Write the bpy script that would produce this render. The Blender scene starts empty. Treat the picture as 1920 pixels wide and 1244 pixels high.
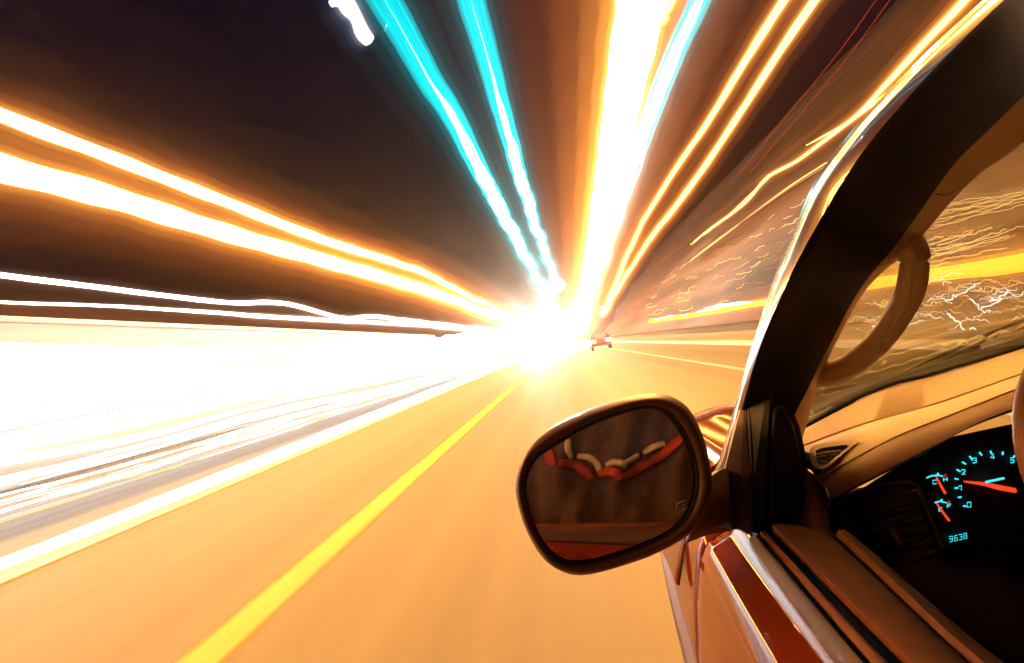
import bpy, bmesh, math, random
from mathutils import Vector, Matrix

# ------------------------------------------------------------------ camera, world, exposure
sc = bpy.context.scene
col = sc.collection
R = math.radians
W, H_ = 1920.0, 1244.0
FPX = 1300.0                     # focal length in photo pixels
VP = (1060.0, 640.0)             # where the road vanishes
ROLL = R(9.5)
CAM = Vector((0.0, 0.0, 1.25))

d_c = Vector(((VP[0]-W/2)/FPX, -(VP[1]-H_/2)/FPX, -1.0)).normalized()   # world +Y in camera axes
r_c = Vector((math.cos(ROLL), math.sin(ROLL), 0.0))
r_c = (r_c - d_c*r_c.dot(d_c)).normalized()                             # world +X in camera axes
u_c = r_c.cross(d_c).normalized()                                       # world +Z in camera axes
ROT = Matrix((r_c, d_c, u_c))                                           # camera axes -> world

cd = bpy.data.cameras.new('camera')
cd.sensor_width = 36.0
cd.lens = 36.0*FPX/W
cd.clip_start = 0.02
cd.clip_end = 3000.0
cam = bpy.data.objects.new('camera', cd)
cam.matrix_world = Matrix.Translation(CAM) @ ROT.to_4x4()
col.objects.link(cam)
sc.camera = cam

wd = bpy.data.worlds.new('World')
sc.world = wd
wd.use_nodes = True
nt = wd.node_tree
bg = nt.nodes['Background']
sky = nt.nodes.new('ShaderNodeTexSky')
sky.sky_type = 'NISHITA'
sky.sun_disc = False
sky.sun_elevation = R(-3.0)
sky.sun_rotation = R(200)
sky.ozone_density = 6.0
nt.links.new(sky.outputs[0], bg.inputs[0])
bg.inputs[1].default_value = 0.15

vs = sc.view_settings
sc.display_settings.display_device = 'sRGB'
vs.view_transform = 'Standard'
vs.look = 'None'
vs.exposure = 0.0
vs.gamma = 1.0
vs.use_curve_mapping = False
cy = sc.cycles
cy.use_denoising = True
try:
    cy.denoiser = 'OPENIMAGEDENOISE'
except Exception:
    pass
cy.max_bounces = 5
cy.diffuse_bounces = 2
cy.glossy_bounces = 3
cy.transmission_bounces = 4
cy.transparent_max_bounces = 12
cy.volume_bounces = 0
cy.use_adaptive_sampling = False
cy.sample_clamp_indirect = 20.0
cy.caustics_reflective = False
cy.caustics_refractive = False

# ------------------------------------------------------------------ helpers
def ray(px, py):
    return ROT @ Vector(((px-W/2)/FPX, -(py-H_/2)/FPX, -1.0))

def PY(px, py, y):                # point of that sight line at forward distance y
    d = ray(px, py)
    return CAM + d*(y/d.y)

def PX(px, py, x):
    d = ray(px, py)
    return CAM + d*(x/d.x)

def PZ(px, py, z):                # z relative to the eye
    d = ray(px, py)
    return CAM + d*(z/d.z)

def catmull(pts, n):
    pts = [Vector(p) for p in pts]
    if len(pts) == 2:
        return [pts[0].lerp(pts[1], i/(n-1)) for i in range(n)]
    out = []
    m = len(pts)-1
    for i in range(n):
        t = i/(n-1)*m
        k = min(int(t), m-1)
        t -= k
        p1, p2 = pts[k], pts[k+1]
        p0 = pts[k-1] if k > 0 else p1*2-p2
        p3 = pts[k+2] if k+2 <= m else p2*2-p1
        out.append(0.5*((2*p1)+(p2-p0)*t+(2*p0-5*p1+4*p2-p3)*t*t+(3*p1-p0-3*p2+p3)*t**3))
    return out

def link(name, me, mat=None, parent=None, smooth=True):
    o = bpy.data.objects.new(name, me)
    col.objects.link(o)
    if mat is not None:
        me.materials.append(mat)
    if parent is not None:
        o.parent = parent
    if smooth:
        for p in me.polygons:
            p.use_smooth = True
    return o

def mesh(name, verts, faces):
    me = bpy.data.meshes.new(name)
    me.from_pydata([tuple(v) for v in verts], [], faces)
    me.update()
    return me

def recalc(me):
    bm = bmesh.new()
    bm.from_mesh(me)
    bmesh.ops.recalc_face_normals(bm, faces=bm.faces)
    bm.to_mesh(me)
    bm.free()

def sharp(me, deg=35):
    bm = bmesh.new()
    bm.from_mesh(me)
    for e in bm.edges:
        if len(e.link_faces) == 2 and e.calc_face_angle(0) > R(deg):
            e.smooth = False
    bm.to_mesh(me)
    bm.free()

def loft(name, rails, n, mat, parent=None, closed=False, caps=False, solid=0.0, off=0.0, deg=35, bevel=0.0):
    rs = [catmull(r, n) for r in rails]
    k = len(rs)
    verts = [p for r in rs for p in r]
    faces = []
    for a in range(k if closed else k-1):
        b = (a+1) % k
        for i in range(n-1):
            faces.append((a*n+i, a*n+i+1, b*n+i+1, b*n+i))
    if caps:
        faces.append(tuple(a*n for a in range(k)))
        faces.append(tuple(a*n+n-1 for a in reversed(range(k))))
    me = mesh(name, verts, faces)
    recalc(me)
    sharp(me, deg)
    o = link(name, me, mat, parent)
    if solid:
        md = o.modifiers.new('thick', 'SOLIDIFY')
        md.thickness = solid
        md.offset = off
    if bevel:
        md = o.modifiers.new('round', 'BEVEL')
        md.width = bevel
        md.segments = 2
        md.limit_method = 'ANGLE'
        md.angle_limit = R(40)
    return o

def tube_mesh(name, pts, radii, sides=10, flat=None):
    n = len(pts)
    verts, faces = [], []
    up = Vector((0, 0, 1))
    for i, p in enumerate(pts):
        t = (pts[min(i+1, n-1)]-pts[max(i-1, 0)])
        if t.length < 1e-9:
            t = Vector((0, 1, 0))
        t.normalize()
        a = t.cross(up)
        if a.length < 1e-3:
            a = t.cross(Vector((1, 0, 0)))
        a.normalize()
        b = a.cross(t)
        r = radii[i]
        for s in range(sides):
            th = 2*math.pi*s/sides
            verts.append(p + a*(r*math.cos(th)) + b*(r*math.sin(th)*(flat or 1.0)))
    for i in range(n-1):
        for s in range(sides):
            s2 = (s+1) % sides
            faces.append((i*sides+s, i*sides+s2, (i+1)*sides+s2, (i+1)*sides+s))
    faces.append(tuple(reversed(range(sides))))
    faces.append(tuple((n-1)*sides+s for s in range(sides)))
    me = mesh(name, verts, faces)
    recalc(me)
    return me

def tube(name, pts, r, mat, parent=None, n=None, sides=10, flat=None):
    n = n or max(2, len(pts)*4)
    q = catmull(pts, n)
    if isinstance(r, (int, float)):
        rr = [r]*n
    else:
        rr = [v.x for v in catmull([Vector((x, 0, 0)) for x in r], n)]
    me = tube_mesh(name, q, rr, sides, flat)
    sharp(me, 60)
    return link(name, me, mat, parent)

def box_mesh(name, x0, x1, y0, y1, z0, z1):
    v = [(x, y, z) for z in (z0, z1) for y in (y0, y1) for x in (x0, x1)]
    f = [(0, 2, 3, 1), (4, 5, 7, 6), (0, 1, 5, 4), (2, 6, 7, 3), (0, 4, 6, 2), (1, 3, 7, 5)]
    return mesh(name, v, f)

def empty(name, loc=(0, 0, 0)):
    o = bpy.data.objects.new(name, None)
    o.location = loc
    o.empty_display_size = 0.1
    col.objects.link(o)
    return o

def tag(o, label=None, cat=None, group=None, kind=None):
    if label: o['label'] = label
    if cat: o['category'] = cat
    if group: o['group'] = group
    if kind: o['kind'] = kind
    return o

# ------------------------------------------------------------------ materials
def pmat(name, base, rough=0.5, metal=0.0, spec=0.5, coat=0.0, coat_rough=0.05, noise=None, bump=None, stretch=(1, 1, 1), amount=0.25):
    m = bpy.data.materials.new(name)
    m.use_nodes = True
    n = m.node_tree
    b = n.nodes['Principled BSDF']
    b.inputs['Base Color'].default_value = (*base, 1)
    b.inputs['Roughness'].default_value = rough
    b.inputs['Metallic'].default_value = metal
    b.inputs['Specular IOR Level'].default_value = spec
    b.inputs['Coat Weight'].default_value = coat
    b.inputs['Coat Roughness'].default_value = coat_rough
    tc = n.nodes.new('ShaderNodeTexCoord')
    mp = n.nodes.new('ShaderNodeMapping')
    mp.inputs['Scale'].default_value = stretch
    n.links.new(tc.outputs['Object'], mp.inputs['Vector'])
    if noise:
        t = n.nodes.new('ShaderNodeTexNoise')
        t.inputs['Scale'].default_value = noise
        t.inputs['Detail'].default_value = 5
        n.links.new(mp.outputs[0], t.inputs['Vector'])
        cr = n.nodes.new('ShaderNodeValToRGB')
        cr.color_ramp.elements[0].position = 0.3
        cr.color_ramp.elements[1].position = 0.7
        lo = tuple(c*(1-amount) for c in base)
        hi = tuple(min(1, c*(1+amount)) for c in base)
        cr.color_ramp.elements[0].color = (*lo, 1)
        cr.color_ramp.elements[1].color = (*hi, 1)
        n.links.new(t.outputs['Fac'], cr.inputs[0])
        n.links.new(cr.outputs[0], b.inputs['Base Color'])
    if bump:
        t2 = n.nodes.new('ShaderNodeTexNoise')
        t2.inputs['Scale'].default_value = bump[0]
        t2.inputs['Detail'].default_value = 3
        n.links.new(mp.outputs[0], t2.inputs['Vector'])
        bp = n.nodes.new('ShaderNodeBump')
        bp.inputs['Strength'].default_value = bump[1]
        bp.inputs['Distance'].default_value = bump[2]
        n.links.new(t2.outputs['Fac'], bp.inputs['Height'])
        n.links.new(bp.outputs[0], b.inputs['Normal'])
    return m

def emat(name, color, strength):
    m = bpy.data.materials.new(name)
    m.use_nodes = True
    n = m.node_tree
    n.nodes.remove(n.nodes['Principled BSDF'])
    e = n.nodes.new('ShaderNodeEmission')
    e.inputs[0].default_value = (*color, 1)
    e.inputs[1].default_value = strength
    n.links.new(e.outputs[0], n.nodes['Material Output'].inputs[0])
    return m

def emat_along(name, c_near, s_near, c_far, s_far, y0, y1):
    """lamp light that grows stronger along the road, from y0 to y1"""
    m = emat(name, c_near, s_near)
    n = m.node_tree
    e = [x for x in n.nodes if x.type == 'EMISSION'][0]
    g = n.nodes.new('ShaderNodeNewGeometry')
    sp = n.nodes.new('ShaderNodeSeparateXYZ')
    n.links.new(g.outputs['Position'], sp.inputs[0])
    mr = n.nodes.new('ShaderNodeMapRange')
    mr.inputs['From Min'].default_value = y0
    mr.inputs['From Max'].default_value = y1
    n.links.new(sp.outputs['Y'], mr.inputs['Value'])
    mx = n.nodes.new('ShaderNodeMix')
    mx.data_type = 'RGBA'
    mr.interpolation_type = 'SMOOTHERSTEP'
    n.links.new(mr.outputs[0], mx.inputs[0])
    mx.inputs[6].default_value = (*[c*s_near for c in c_near], 1)
    mx.inputs[7].default_value = (*[c*s_far for c in c_far], 1)
    n.links.new(mx.outputs[2], e.inputs[0])
    e.inputs[1].default_value = 1.0
    return m

AMBER = (1.0, 0.41, 0.075)
WARM = (1.0, 0.80, 0.52)
WHITE = (1.0, 0.97, 0.92)
M = {}
M['asphalt'] = pmat('asphalt', (0.20, 0.175, 0.115), 0.62, noise=1.3, stretch=(1.6, 0.006, 1), amount=0.16, bump=(60, 0.06, 0.01))
M['asphalt_far'] = pmat('asphalt_far', (0.20, 0.19, 0.18), 0.6, noise=1.5, stretch=(2.0, 0.03, 1), amount=0.3, bump=(90, 0.25, 0.01))
M['yellow_paint'] = pmat('yellow_paint', (0.80, 0.47, 0.02), 0.55, noise=6, stretch=(1, 0.05, 1), amount=0.1)
def soften(m, half):
    n = m.node_tree
    out = n.nodes['Material Output']; b = n.nodes['Principled BSDF']
    tc = n.nodes.new('ShaderNodeTexCoord'); sp = n.nodes.new('ShaderNodeSeparateXYZ')
    n.links.new(tc.outputs['Generated'], sp.inputs[0])
    nz = n.nodes.new('ShaderNodeTexNoise'); nz.inputs['Scale'].default_value = 14
    mp = n.nodes.new('ShaderNodeMapping'); mp.inputs['Scale'].default_value = (1.5, 0.08, 1)
    n.links.new(tc.outputs['Object'], mp.inputs[0]); n.links.new(mp.outputs[0], nz.inputs['Vector'])
    def mth(op, a, b_=None):
        x = n.nodes.new('ShaderNodeMath'); x.operation = op
        for i, v in enumerate((a, b_)):
            if v is None: continue
            if isinstance(v, (int, float)): x.inputs[i].default_value = v
            else: n.links.new(v, x.inputs[i])
        return x.outputs[0]
    d = mth('ABSOLUTE', mth('SUBTRACT', sp.outputs['X'], 0.5))
    d = mth('ADD', d, mth('MULTIPLY', mth('SUBTRACT', nz.outputs['Fac'], 0.5), 0.12))
    mr = n.nodes.new('ShaderNodeMapRange'); mr.interpolation_type = 'SMOOTHSTEP'
    mr.inputs['From Min'].default_value = half; mr.inputs['From Max'].default_value = 0.49
    mr.inputs['To Min'].default_value = 1.0; mr.inputs['To Max'].default_value = 0.0
    n.links.new(d, mr.inputs['Value'])
    tr = n.nodes.new('ShaderNodeBsdfTransparent'); mx = n.nodes.new('ShaderNodeMixShader')
    n.links.new(mr.outputs[0], mx.inputs[0]); n.links.new(tr.outputs[0], mx.inputs[1]); n.links.new(b.outputs[0], mx.inputs[2])
    n.links.new(mx.outputs[0], out.inputs['Surface'])
soften(M['yellow_paint'], 0.22)
M['white_paint'] = pmat('white_paint', (0.78, 0.77, 0.74), 0.55, noise=5, stretch=(1, 0.05, 1), amount=0.08)
M['lane_paint'] = pmat('lane_paint', (0.5, 0.48, 0.42), 0.6)
soften(M['lane_paint'], 0.1)
M['concrete'] = pmat('concrete', (0.62, 0.6, 0.57), 0.8, noise=1.2, stretch=(1, 0.06, 2), amount=0.15)
M['earth'] = pmat('earth', (0.09, 0.07, 0.05), 0.9, noise=0.5, stretch=(1, 0.05, 1), amount=0.5)
M['hillside'] = pmat('hillside', (0.20, 0.115, 0.07), 0.95, noise=0.35, stretch=(1, 0.02, 1), amount=0.45)
M['bank'] = pmat('bank_earth', (0.15, 0.085, 0.055), 0.95, noise=0.2, stretch=(1, 0.01, 1), amount=0.2)

M['paint'] = pmat('copper_paint', (0.15, 0.022, 0.006), 0.9, spec=0.0, metal=0.0, coat=0.8, coat_rough=0.03, noise=700, amount=0.03)
M['paint'].node_tree.nodes['Principled BSDF'].inputs['Coat IOR'].default_value = 1.65
M['paint_dark'] = pmat('maroon_paint', (0.06, 0.014, 0.009), 0.3, coat=1.0, coat_rough=0.04)
M['chrome'] = pmat('bright_metal', (0.75, 0.74, 0.73), 0.12, metal=1.0)
M['black'] = pmat('black_rubber', (0.012, 0.011, 0.011), 0.6, bump=(300, 0.2, 0.001))
M['black_gloss'] = pmat('black_gloss', (0.012, 0.01, 0.01), 0.25)
M['brown_plastic'] = pmat('brown_plastic', (0.13, 0.07, 0.05), 0.42, bump=(900, 0.15, 0.0006))
M['mould'] = pmat('belt_moulding', (0.075, 0.042, 0.028), 0.45, bump=(700, 0.1, 0.0005))
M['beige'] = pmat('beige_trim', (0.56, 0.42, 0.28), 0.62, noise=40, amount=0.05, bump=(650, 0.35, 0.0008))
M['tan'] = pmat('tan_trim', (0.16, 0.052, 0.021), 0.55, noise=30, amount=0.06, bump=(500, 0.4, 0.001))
M['dark_trim'] = pmat('dark_trim', (0.035, 0.026, 0.022), 0.5, bump=(600, 0.3, 0.0008))
M['cavity'] = pmat('cavity_black', (0.006, 0.006, 0.007), 0.7)
M['cloth_dark'] = pmat('dark_cloth', (0.085, 0.05, 0.038), 0.9, noise=30, amount=0.3)
M['cloth_red'] = pmat('red_cloth', (0.30, 0.035, 0.012), 0.85)
M['cloth_cream'] = pmat('cream_cloth', (0.55, 0.44, 0.24), 0.85)
M['seat'] = pmat('seat_fabric', (0.07, 0.05, 0.04), 0.95, noise=60, amount=0.2)
M['mirror'] = pmat('mirror_silver', (0.44, 0.36, 0.32), 0.02, metal=1.0)
M['cyan_print'] = emat('cyan_backlight', (0.05, 0.75, 0.85), 1.3)
M['red_needle'] = emat('red_needle', (1.0, 0.07, 0.02), 1.0)


M['paint_bright'] = pmat('pillar_paint', (0.08, 0.03, 0.02), 0.3, metal=0.2, coat=1.0, coat_rough=0.03)
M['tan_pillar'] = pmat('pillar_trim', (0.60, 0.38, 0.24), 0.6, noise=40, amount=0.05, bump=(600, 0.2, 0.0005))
M['handle'] = pmat('handle_plastic', (0.88, 0.66, 0.44), 0.5)
M['rub'] = pmat('rub_strip', (0.10, 0.025, 0.014), 0.55)
M['dark_gloss'] = pmat('dark_vent', (0.05, 0.03, 0.022), 0.35)
M['etch'] = pmat('etched_mark', (0.75, 0.5, 0.4), 0.6)
M['red_dim'] = emat('red_mark', (0.9, 0.06, 0.04), 0.45)

def glass_mat():
    m = bpy.data.materials.new('windshield_glass')
    m.use_nodes = True
    n = m.node_tree
    n.nodes.remove(n.nodes['Principled BSDF'])
    tr = n.nodes.new('ShaderNodeBsdfTransparent')
    tr.inputs[0].default_value = (0.93, 0.95, 0.93, 1)
    gl = n.nodes.new('ShaderNodeBsdfGlossy')
    gl.inputs['Roughness'].default_value = 0.01
    fr = n.nodes.new('ShaderNodeFresnel')
    fr.inputs[0].default_value = 1.45
    mx = n.nodes.new('ShaderNodeMixShader')
    sc_ = n.nodes.new('ShaderNodeMath')
    sc_.operation = 'MULTIPLY'
    sc_.inputs[1].default_value = 0.6
    n.links.new(fr.outputs[0], sc_.inputs[0])
    n.links.new(sc_.outputs[0], mx.inputs[0])
    n.links.new(tr.outputs[0], mx.inputs[1])
    n.links.new(gl.outputs[0], mx.inputs[2])
    n.links.new(mx.outputs[0], n.nodes['Material Output'].inputs[0])
    return m
M['glass'] = glass_mat()

# ------------------------------------------------------------------ the setting
FAR = 470.0
def sheet(name, x0, x1, y0, y1, z, mat, ny=1, kind='structure'):
    o = link(name, mesh(name, [(x0, y0, z), (x1, y0, z), (x1, y1, z), (x0, y1, z)], [(0, 1, 2, 3)]), mat, None, False)
    if kind: tag(o, kind=kind)
    return o

sheet('ground', -480, 480, -60, 480, -0.03, M['earth'])
sheet('road', -5.05, 6.5, -40, FAR, 0.0, M['asphalt'])
sheet('oncoming_road', -13.5, -6.06, -40, FAR, 0.0, M['asphalt_far'])
sheet('parking_area', 6.9, 22, -40, FAR, -0.004, M['asphalt_far'])
# painted white median kerb between the two carriageways
kb = box_mesh('median_kerb', -6.06, -5.05, -40, FAR, -0.02, 0.02)
ko = link('median_kerb', kb, M['white_paint'], None, False)
md = ko.modifiers.new('round', 'BEVEL'); md.width = 0.008; md.segments = 3
tag(ko, kind='structure')
o = sheet('yellow_line', -2.20, -1.83, -40, FAR, 0.004, M['yellow_paint'])
o = sheet('lane_line', 3.5, 3.92, -40, FAR, 0.004, M['lane_paint'])
kr = box_mesh('kerb', 6.5, 6.9, -40, FAR, -0.02, 0.12)
tag(link('kerb', kr, M['concrete'], None, False), kind='structure')

# hillside on the right, a ribbed slope, its top raised to fill in sky glow
def hillside():
    rnd = random.Random(5)
    prof = [(22, -0.02), (25, 1.6), (29, 6.5), (33, 9.5), (38, 17.5), (44, 22.0), (50, 31.0), (58, 37.0), (68, 49.0), (80, 60.0), (100, 72.0), (150, 80.0)]
    ys = [-40+i*17 for i in range(31)]
    verts, faces = [], []
    for y in ys:
        for k, (x, z) in enumerate(prof):
            j = 0 if k == 0 else 1
            verts.append((x+j*rnd.uniform(-.8, .8), y, z+j*rnd.uniform(-.35, .35)))
    n = len(prof)
    for i in range(len(ys)-1):
        for k in range(n-1):
            faces.append((i*n+k, i*n+k+1, (i+1)*n+k+1, (i+1)*n+k))
    o = link('hillside', mesh('hillside', verts, faces), M['hillside'])
    tag(o, kind='structure')
hillside()
def fill_bank():  # bank added to fill in the rusty glow beyond the wall
    rnd = random.Random(8)
    prof = [(-24, -0.02), (-30, 4.0), (-38, 10.0), (-50, 14.0), (-64, 20.0), (-95, 25.0), (-140, 26.0)]
    verts, faces = [], []
    n = len(prof)
    for i in range(31):
        for k, (x, z) in enumerate(prof):
            j = 0 if k == 0 else 1
            verts.append((x+j*rnd.uniform(-1, 1), -40+17*i, z+j*rnd.uniform(-.4, .4)))
    for i in range(30):
        for k in range(n-1):
            faces.append((i*n+k, (i+1)*n+k, (i+1)*n+k+1, i*n+k+1))
    tag(link('fill_bank', mesh('fill_bank', verts, faces), M['bank']), kind='structure')
fill_bank()

# white barrier wall along the oncoming carriageway
def barrier():
    t = empty('barrier_wall', (-13.2, 20, 0))
    tag(t, 'long white barrier wall beside the oncoming lanes on the left', 'wall')
    p = link('wall_face', box_mesh('wall_face', -0.12, 0.12, -50, 50, -0.02, 3.9), M['concrete'], t, False)
    c = link('coping', box_mesh('coping', -0.18, 0.18, -50, 50.05, 3.9, 4.05), M['concrete'], t, False)
    for o in (p, c):
        md = o.modifiers.new('round', 'BEVEL'); md.width = 0.03; md.segments = 2
barrier()

# ------------------------------------------------------------------ luminous trails
SHAKE = random.Random(11)
def trail(name, label, px, y0, mat, group=None, wob=1.0, n=60, sides=10, seed=None, cat='light trail', back=None, fr=None, wk=0.74, flat_y=False, gw=None, strands=0):
    """px: list of (x, y, width in photo pixels) from the near end to the far end; y0: forward distance of the first point"""
    rnd = random.Random(seed if seed is not None else int(px[0][0]*7+px[0][1]*13))
    R0 = math.hypot(px[0][0]-VP[0], px[0][1]-VP[1])
    q = catmull([Vector(p) for p in px], n)
    ph = [rnd.uniform(0, 6.28) for _ in range(8)]
    gq = catmull([Vector((w, 0, 0)) for w in gw], n) if gw else None
    pts, rad, grad = [], [], []
    for i, p in enumerate(q):
        rr = max(6.0, math.hypot(p.x-VP[0], p.y-VP[1]))
        t = i/(n-1)
        lr = math.log(rr+20)
        a = wob*(0.25+1.6*max(0, 1-rr/420.0))
        jx = a*(math.sin(lr*19+ph[0])+.7*math.sin(lr*43+ph[1])+.6*math.sin(lr*91+ph[2]))
        jy = a*(math.sin(lr*23+ph[3])+.7*math.sin(lr*51+ph[4])+.6*math.sin(lr*83+ph[5]))
        y = y0 if flat_y else min(FAR-15, y0*R0/rr)
        pts.append(PY(p.x+jx, p.y+jy, y))
        grad.append((gq[i].x if gq else 0)*y/FPX/2)
        rad.append(max(0.2, p.z*wk*(1+0.06*wob*math.sin(lr*37+ph[6])))*y/FPX/2)
    if back is not None:              # the lamp row goes on past the camera
        pts.insert(0, Vector((pts[0].x, back, pts[0].z)))
        rad.insert(0, rad[0])
        grad.insert(0, grad[0])
    base = pts[0].copy()
    me = tube_mesh(name, [p-base for p in pts], rad, sides)
    o = link(name, me, mat)
    o.location = base
    if fr:                            # halo painted as nested emissive volume shells round the hot core
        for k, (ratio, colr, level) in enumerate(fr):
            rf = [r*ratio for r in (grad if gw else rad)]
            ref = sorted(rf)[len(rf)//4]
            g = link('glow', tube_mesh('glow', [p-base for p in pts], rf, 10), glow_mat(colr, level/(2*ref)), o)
    for k in range(strands):
        th = 2*math.pi*(k+.3)/strands
        off = Vector((math.cos(th), 0, math.sin(th)))
        sp = [p-base+off*(g_*rnd.uniform(.62, .70)) for p, g_ in zip(pts, grad)]
        link('strand', tube_mesh('strand', sp, [g_*.05 for g_ in grad], 6), M['t_strand'], o)
    return tag(o, label, cat, group)

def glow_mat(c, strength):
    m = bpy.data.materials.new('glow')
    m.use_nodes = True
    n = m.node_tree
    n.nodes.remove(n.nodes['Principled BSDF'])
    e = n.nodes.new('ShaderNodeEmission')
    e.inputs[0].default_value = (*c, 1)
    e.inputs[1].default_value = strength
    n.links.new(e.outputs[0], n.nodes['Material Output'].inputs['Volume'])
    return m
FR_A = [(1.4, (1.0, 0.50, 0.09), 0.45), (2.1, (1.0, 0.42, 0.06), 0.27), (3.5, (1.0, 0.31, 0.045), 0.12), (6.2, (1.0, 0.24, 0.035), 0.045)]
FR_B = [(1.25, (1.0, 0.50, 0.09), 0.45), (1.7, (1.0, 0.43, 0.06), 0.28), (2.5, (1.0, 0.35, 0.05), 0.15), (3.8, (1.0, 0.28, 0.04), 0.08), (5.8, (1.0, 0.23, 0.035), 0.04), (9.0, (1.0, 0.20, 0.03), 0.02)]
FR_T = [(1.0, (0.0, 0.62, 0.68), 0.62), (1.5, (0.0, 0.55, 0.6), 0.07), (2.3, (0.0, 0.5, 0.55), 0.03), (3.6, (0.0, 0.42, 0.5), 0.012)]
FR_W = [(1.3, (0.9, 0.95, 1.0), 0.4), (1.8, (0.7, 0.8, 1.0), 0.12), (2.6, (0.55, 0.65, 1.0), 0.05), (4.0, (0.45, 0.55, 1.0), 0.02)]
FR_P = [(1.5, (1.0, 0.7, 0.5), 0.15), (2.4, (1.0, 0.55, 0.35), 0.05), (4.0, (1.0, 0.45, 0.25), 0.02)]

M['t_amber'] = emat('sodium_light', AMBER, 95.0)
M['t_amber_big'] = emat('sodium_light_big', AMBER, 60.0)
M['t_amber_thin'] = emat('sodium_light_thin', (1.0, 0.58, 0.12), 6.0)
M['t_white'] = emat('white_light', WHITE, 8.0)
M['t_head'] = emat('headlight', WHITE, 3.2)
M['t_head_low'] = emat('headlight_low', (1.0, 0.97, 0.95), 3.5)
M['t_gold'] = emat('gold_light', (1.0, 0.62, 0.1), 1.6)
M['t_orange_band'] = emat('orange_band_light', (1.0, 0.45, 0.03), 4.0)
M['t_red'] = emat('red_light', (1.0, 0.08, 0.02), 0.5)
M['t_teal'] = emat('green_signal_light', (0.45, 1.0, 1.0), 5.0)
M['t_strand'] = emat('signal_strand', (0.0, 0.85, 0.95), 0.9)
M['t_glare'] = emat('glare_light', (1.0, 0.94, 0.85), 6.0)
M['t_kerb'] = emat('kerb_whitening', (1.0, 0.97, 0.92), 1.15)
M['t_gold_pale'] = emat('pale_gold_light', (1.0, 0.85, 0.6), 1.0)
M['t_pale'] = emat('pale_light', (1.0, 0.93, 0.78), 7.0)

SL = 'street lamp trails'
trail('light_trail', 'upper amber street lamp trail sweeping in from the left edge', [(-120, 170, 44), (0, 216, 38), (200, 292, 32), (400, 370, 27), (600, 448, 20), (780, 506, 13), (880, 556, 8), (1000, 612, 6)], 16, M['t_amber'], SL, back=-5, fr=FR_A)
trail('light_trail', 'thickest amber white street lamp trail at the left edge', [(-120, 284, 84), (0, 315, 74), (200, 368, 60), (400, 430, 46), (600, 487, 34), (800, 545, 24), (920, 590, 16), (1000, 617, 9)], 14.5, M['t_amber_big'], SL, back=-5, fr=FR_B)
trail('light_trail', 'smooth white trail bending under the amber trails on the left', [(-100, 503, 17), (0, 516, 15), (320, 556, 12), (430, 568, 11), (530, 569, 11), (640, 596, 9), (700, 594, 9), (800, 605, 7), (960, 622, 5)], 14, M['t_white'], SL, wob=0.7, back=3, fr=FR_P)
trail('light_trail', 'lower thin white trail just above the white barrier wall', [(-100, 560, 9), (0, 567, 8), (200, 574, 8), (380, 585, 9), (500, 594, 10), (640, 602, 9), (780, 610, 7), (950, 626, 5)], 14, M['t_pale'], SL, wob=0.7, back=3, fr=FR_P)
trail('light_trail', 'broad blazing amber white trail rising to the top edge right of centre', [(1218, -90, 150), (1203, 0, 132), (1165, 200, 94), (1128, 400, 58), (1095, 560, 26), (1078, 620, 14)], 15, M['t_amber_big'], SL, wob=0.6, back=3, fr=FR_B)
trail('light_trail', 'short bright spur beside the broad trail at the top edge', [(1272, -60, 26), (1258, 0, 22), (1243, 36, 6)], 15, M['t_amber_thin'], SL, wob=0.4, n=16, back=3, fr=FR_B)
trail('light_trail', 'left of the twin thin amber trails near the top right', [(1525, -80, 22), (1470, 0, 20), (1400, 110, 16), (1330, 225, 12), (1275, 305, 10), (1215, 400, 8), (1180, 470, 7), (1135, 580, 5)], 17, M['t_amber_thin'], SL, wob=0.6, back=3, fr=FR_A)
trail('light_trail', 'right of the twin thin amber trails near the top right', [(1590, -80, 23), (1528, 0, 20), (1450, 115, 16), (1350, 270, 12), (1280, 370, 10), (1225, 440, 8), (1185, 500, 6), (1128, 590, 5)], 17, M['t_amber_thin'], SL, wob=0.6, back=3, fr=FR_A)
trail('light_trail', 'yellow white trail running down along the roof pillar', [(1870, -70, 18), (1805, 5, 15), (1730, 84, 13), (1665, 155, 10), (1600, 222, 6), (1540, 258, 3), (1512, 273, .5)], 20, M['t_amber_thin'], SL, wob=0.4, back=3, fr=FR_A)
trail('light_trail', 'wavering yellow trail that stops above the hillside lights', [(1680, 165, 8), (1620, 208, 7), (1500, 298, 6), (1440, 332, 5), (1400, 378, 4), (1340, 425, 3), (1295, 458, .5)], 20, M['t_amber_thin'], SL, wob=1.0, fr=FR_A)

GS = 'green signal trails'
for lab, p in (('left turquoise signal trail fading to white towards the road end', [(668, -100, .2, 78), (722, 0, .2, 68), (800, 140, 3, 54), (850, 220, 15, 46), (905, 330, 24, 36), (940, 395, 24, 30), (985, 480, 17, 22), (1032, 560, 10, 13)]),
               ('middle turquoise signal trail fading to white towards the road end', [(863, -100, .2, 66), (884, 0, .2, 58), (920, 130, 3, 46), (950, 240, 16, 37), (978, 340, 21, 29), (1010, 440, 15, 21), (1044, 540, 9, 13)]),
               ('right turquoise signal trail beside the broad amber one', [(1352, -90, 8, 52), (1312, 0, 14, 46), (1262, 110, 22, 42), (1215, 230, 26, 38), (1160, 390, 22, 29), (1115, 520, 15, 18), (1088, 600, 10, 12)])):
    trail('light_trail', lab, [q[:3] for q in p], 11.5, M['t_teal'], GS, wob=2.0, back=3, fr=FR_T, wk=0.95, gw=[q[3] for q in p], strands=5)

# white lamp at the top
trail('light_trail', 'short white lamp squiggle at the top edge left of the turquoise trails', [(638, -6, 26), (652, 12, 40), (668, 34, 30), (680, 62, 34), (692, 76, 30)], 20, M['t_head'], wob=0.0, n=24, sides=14, fr=FR_W, wk=0.8, flat_y=True)

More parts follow.
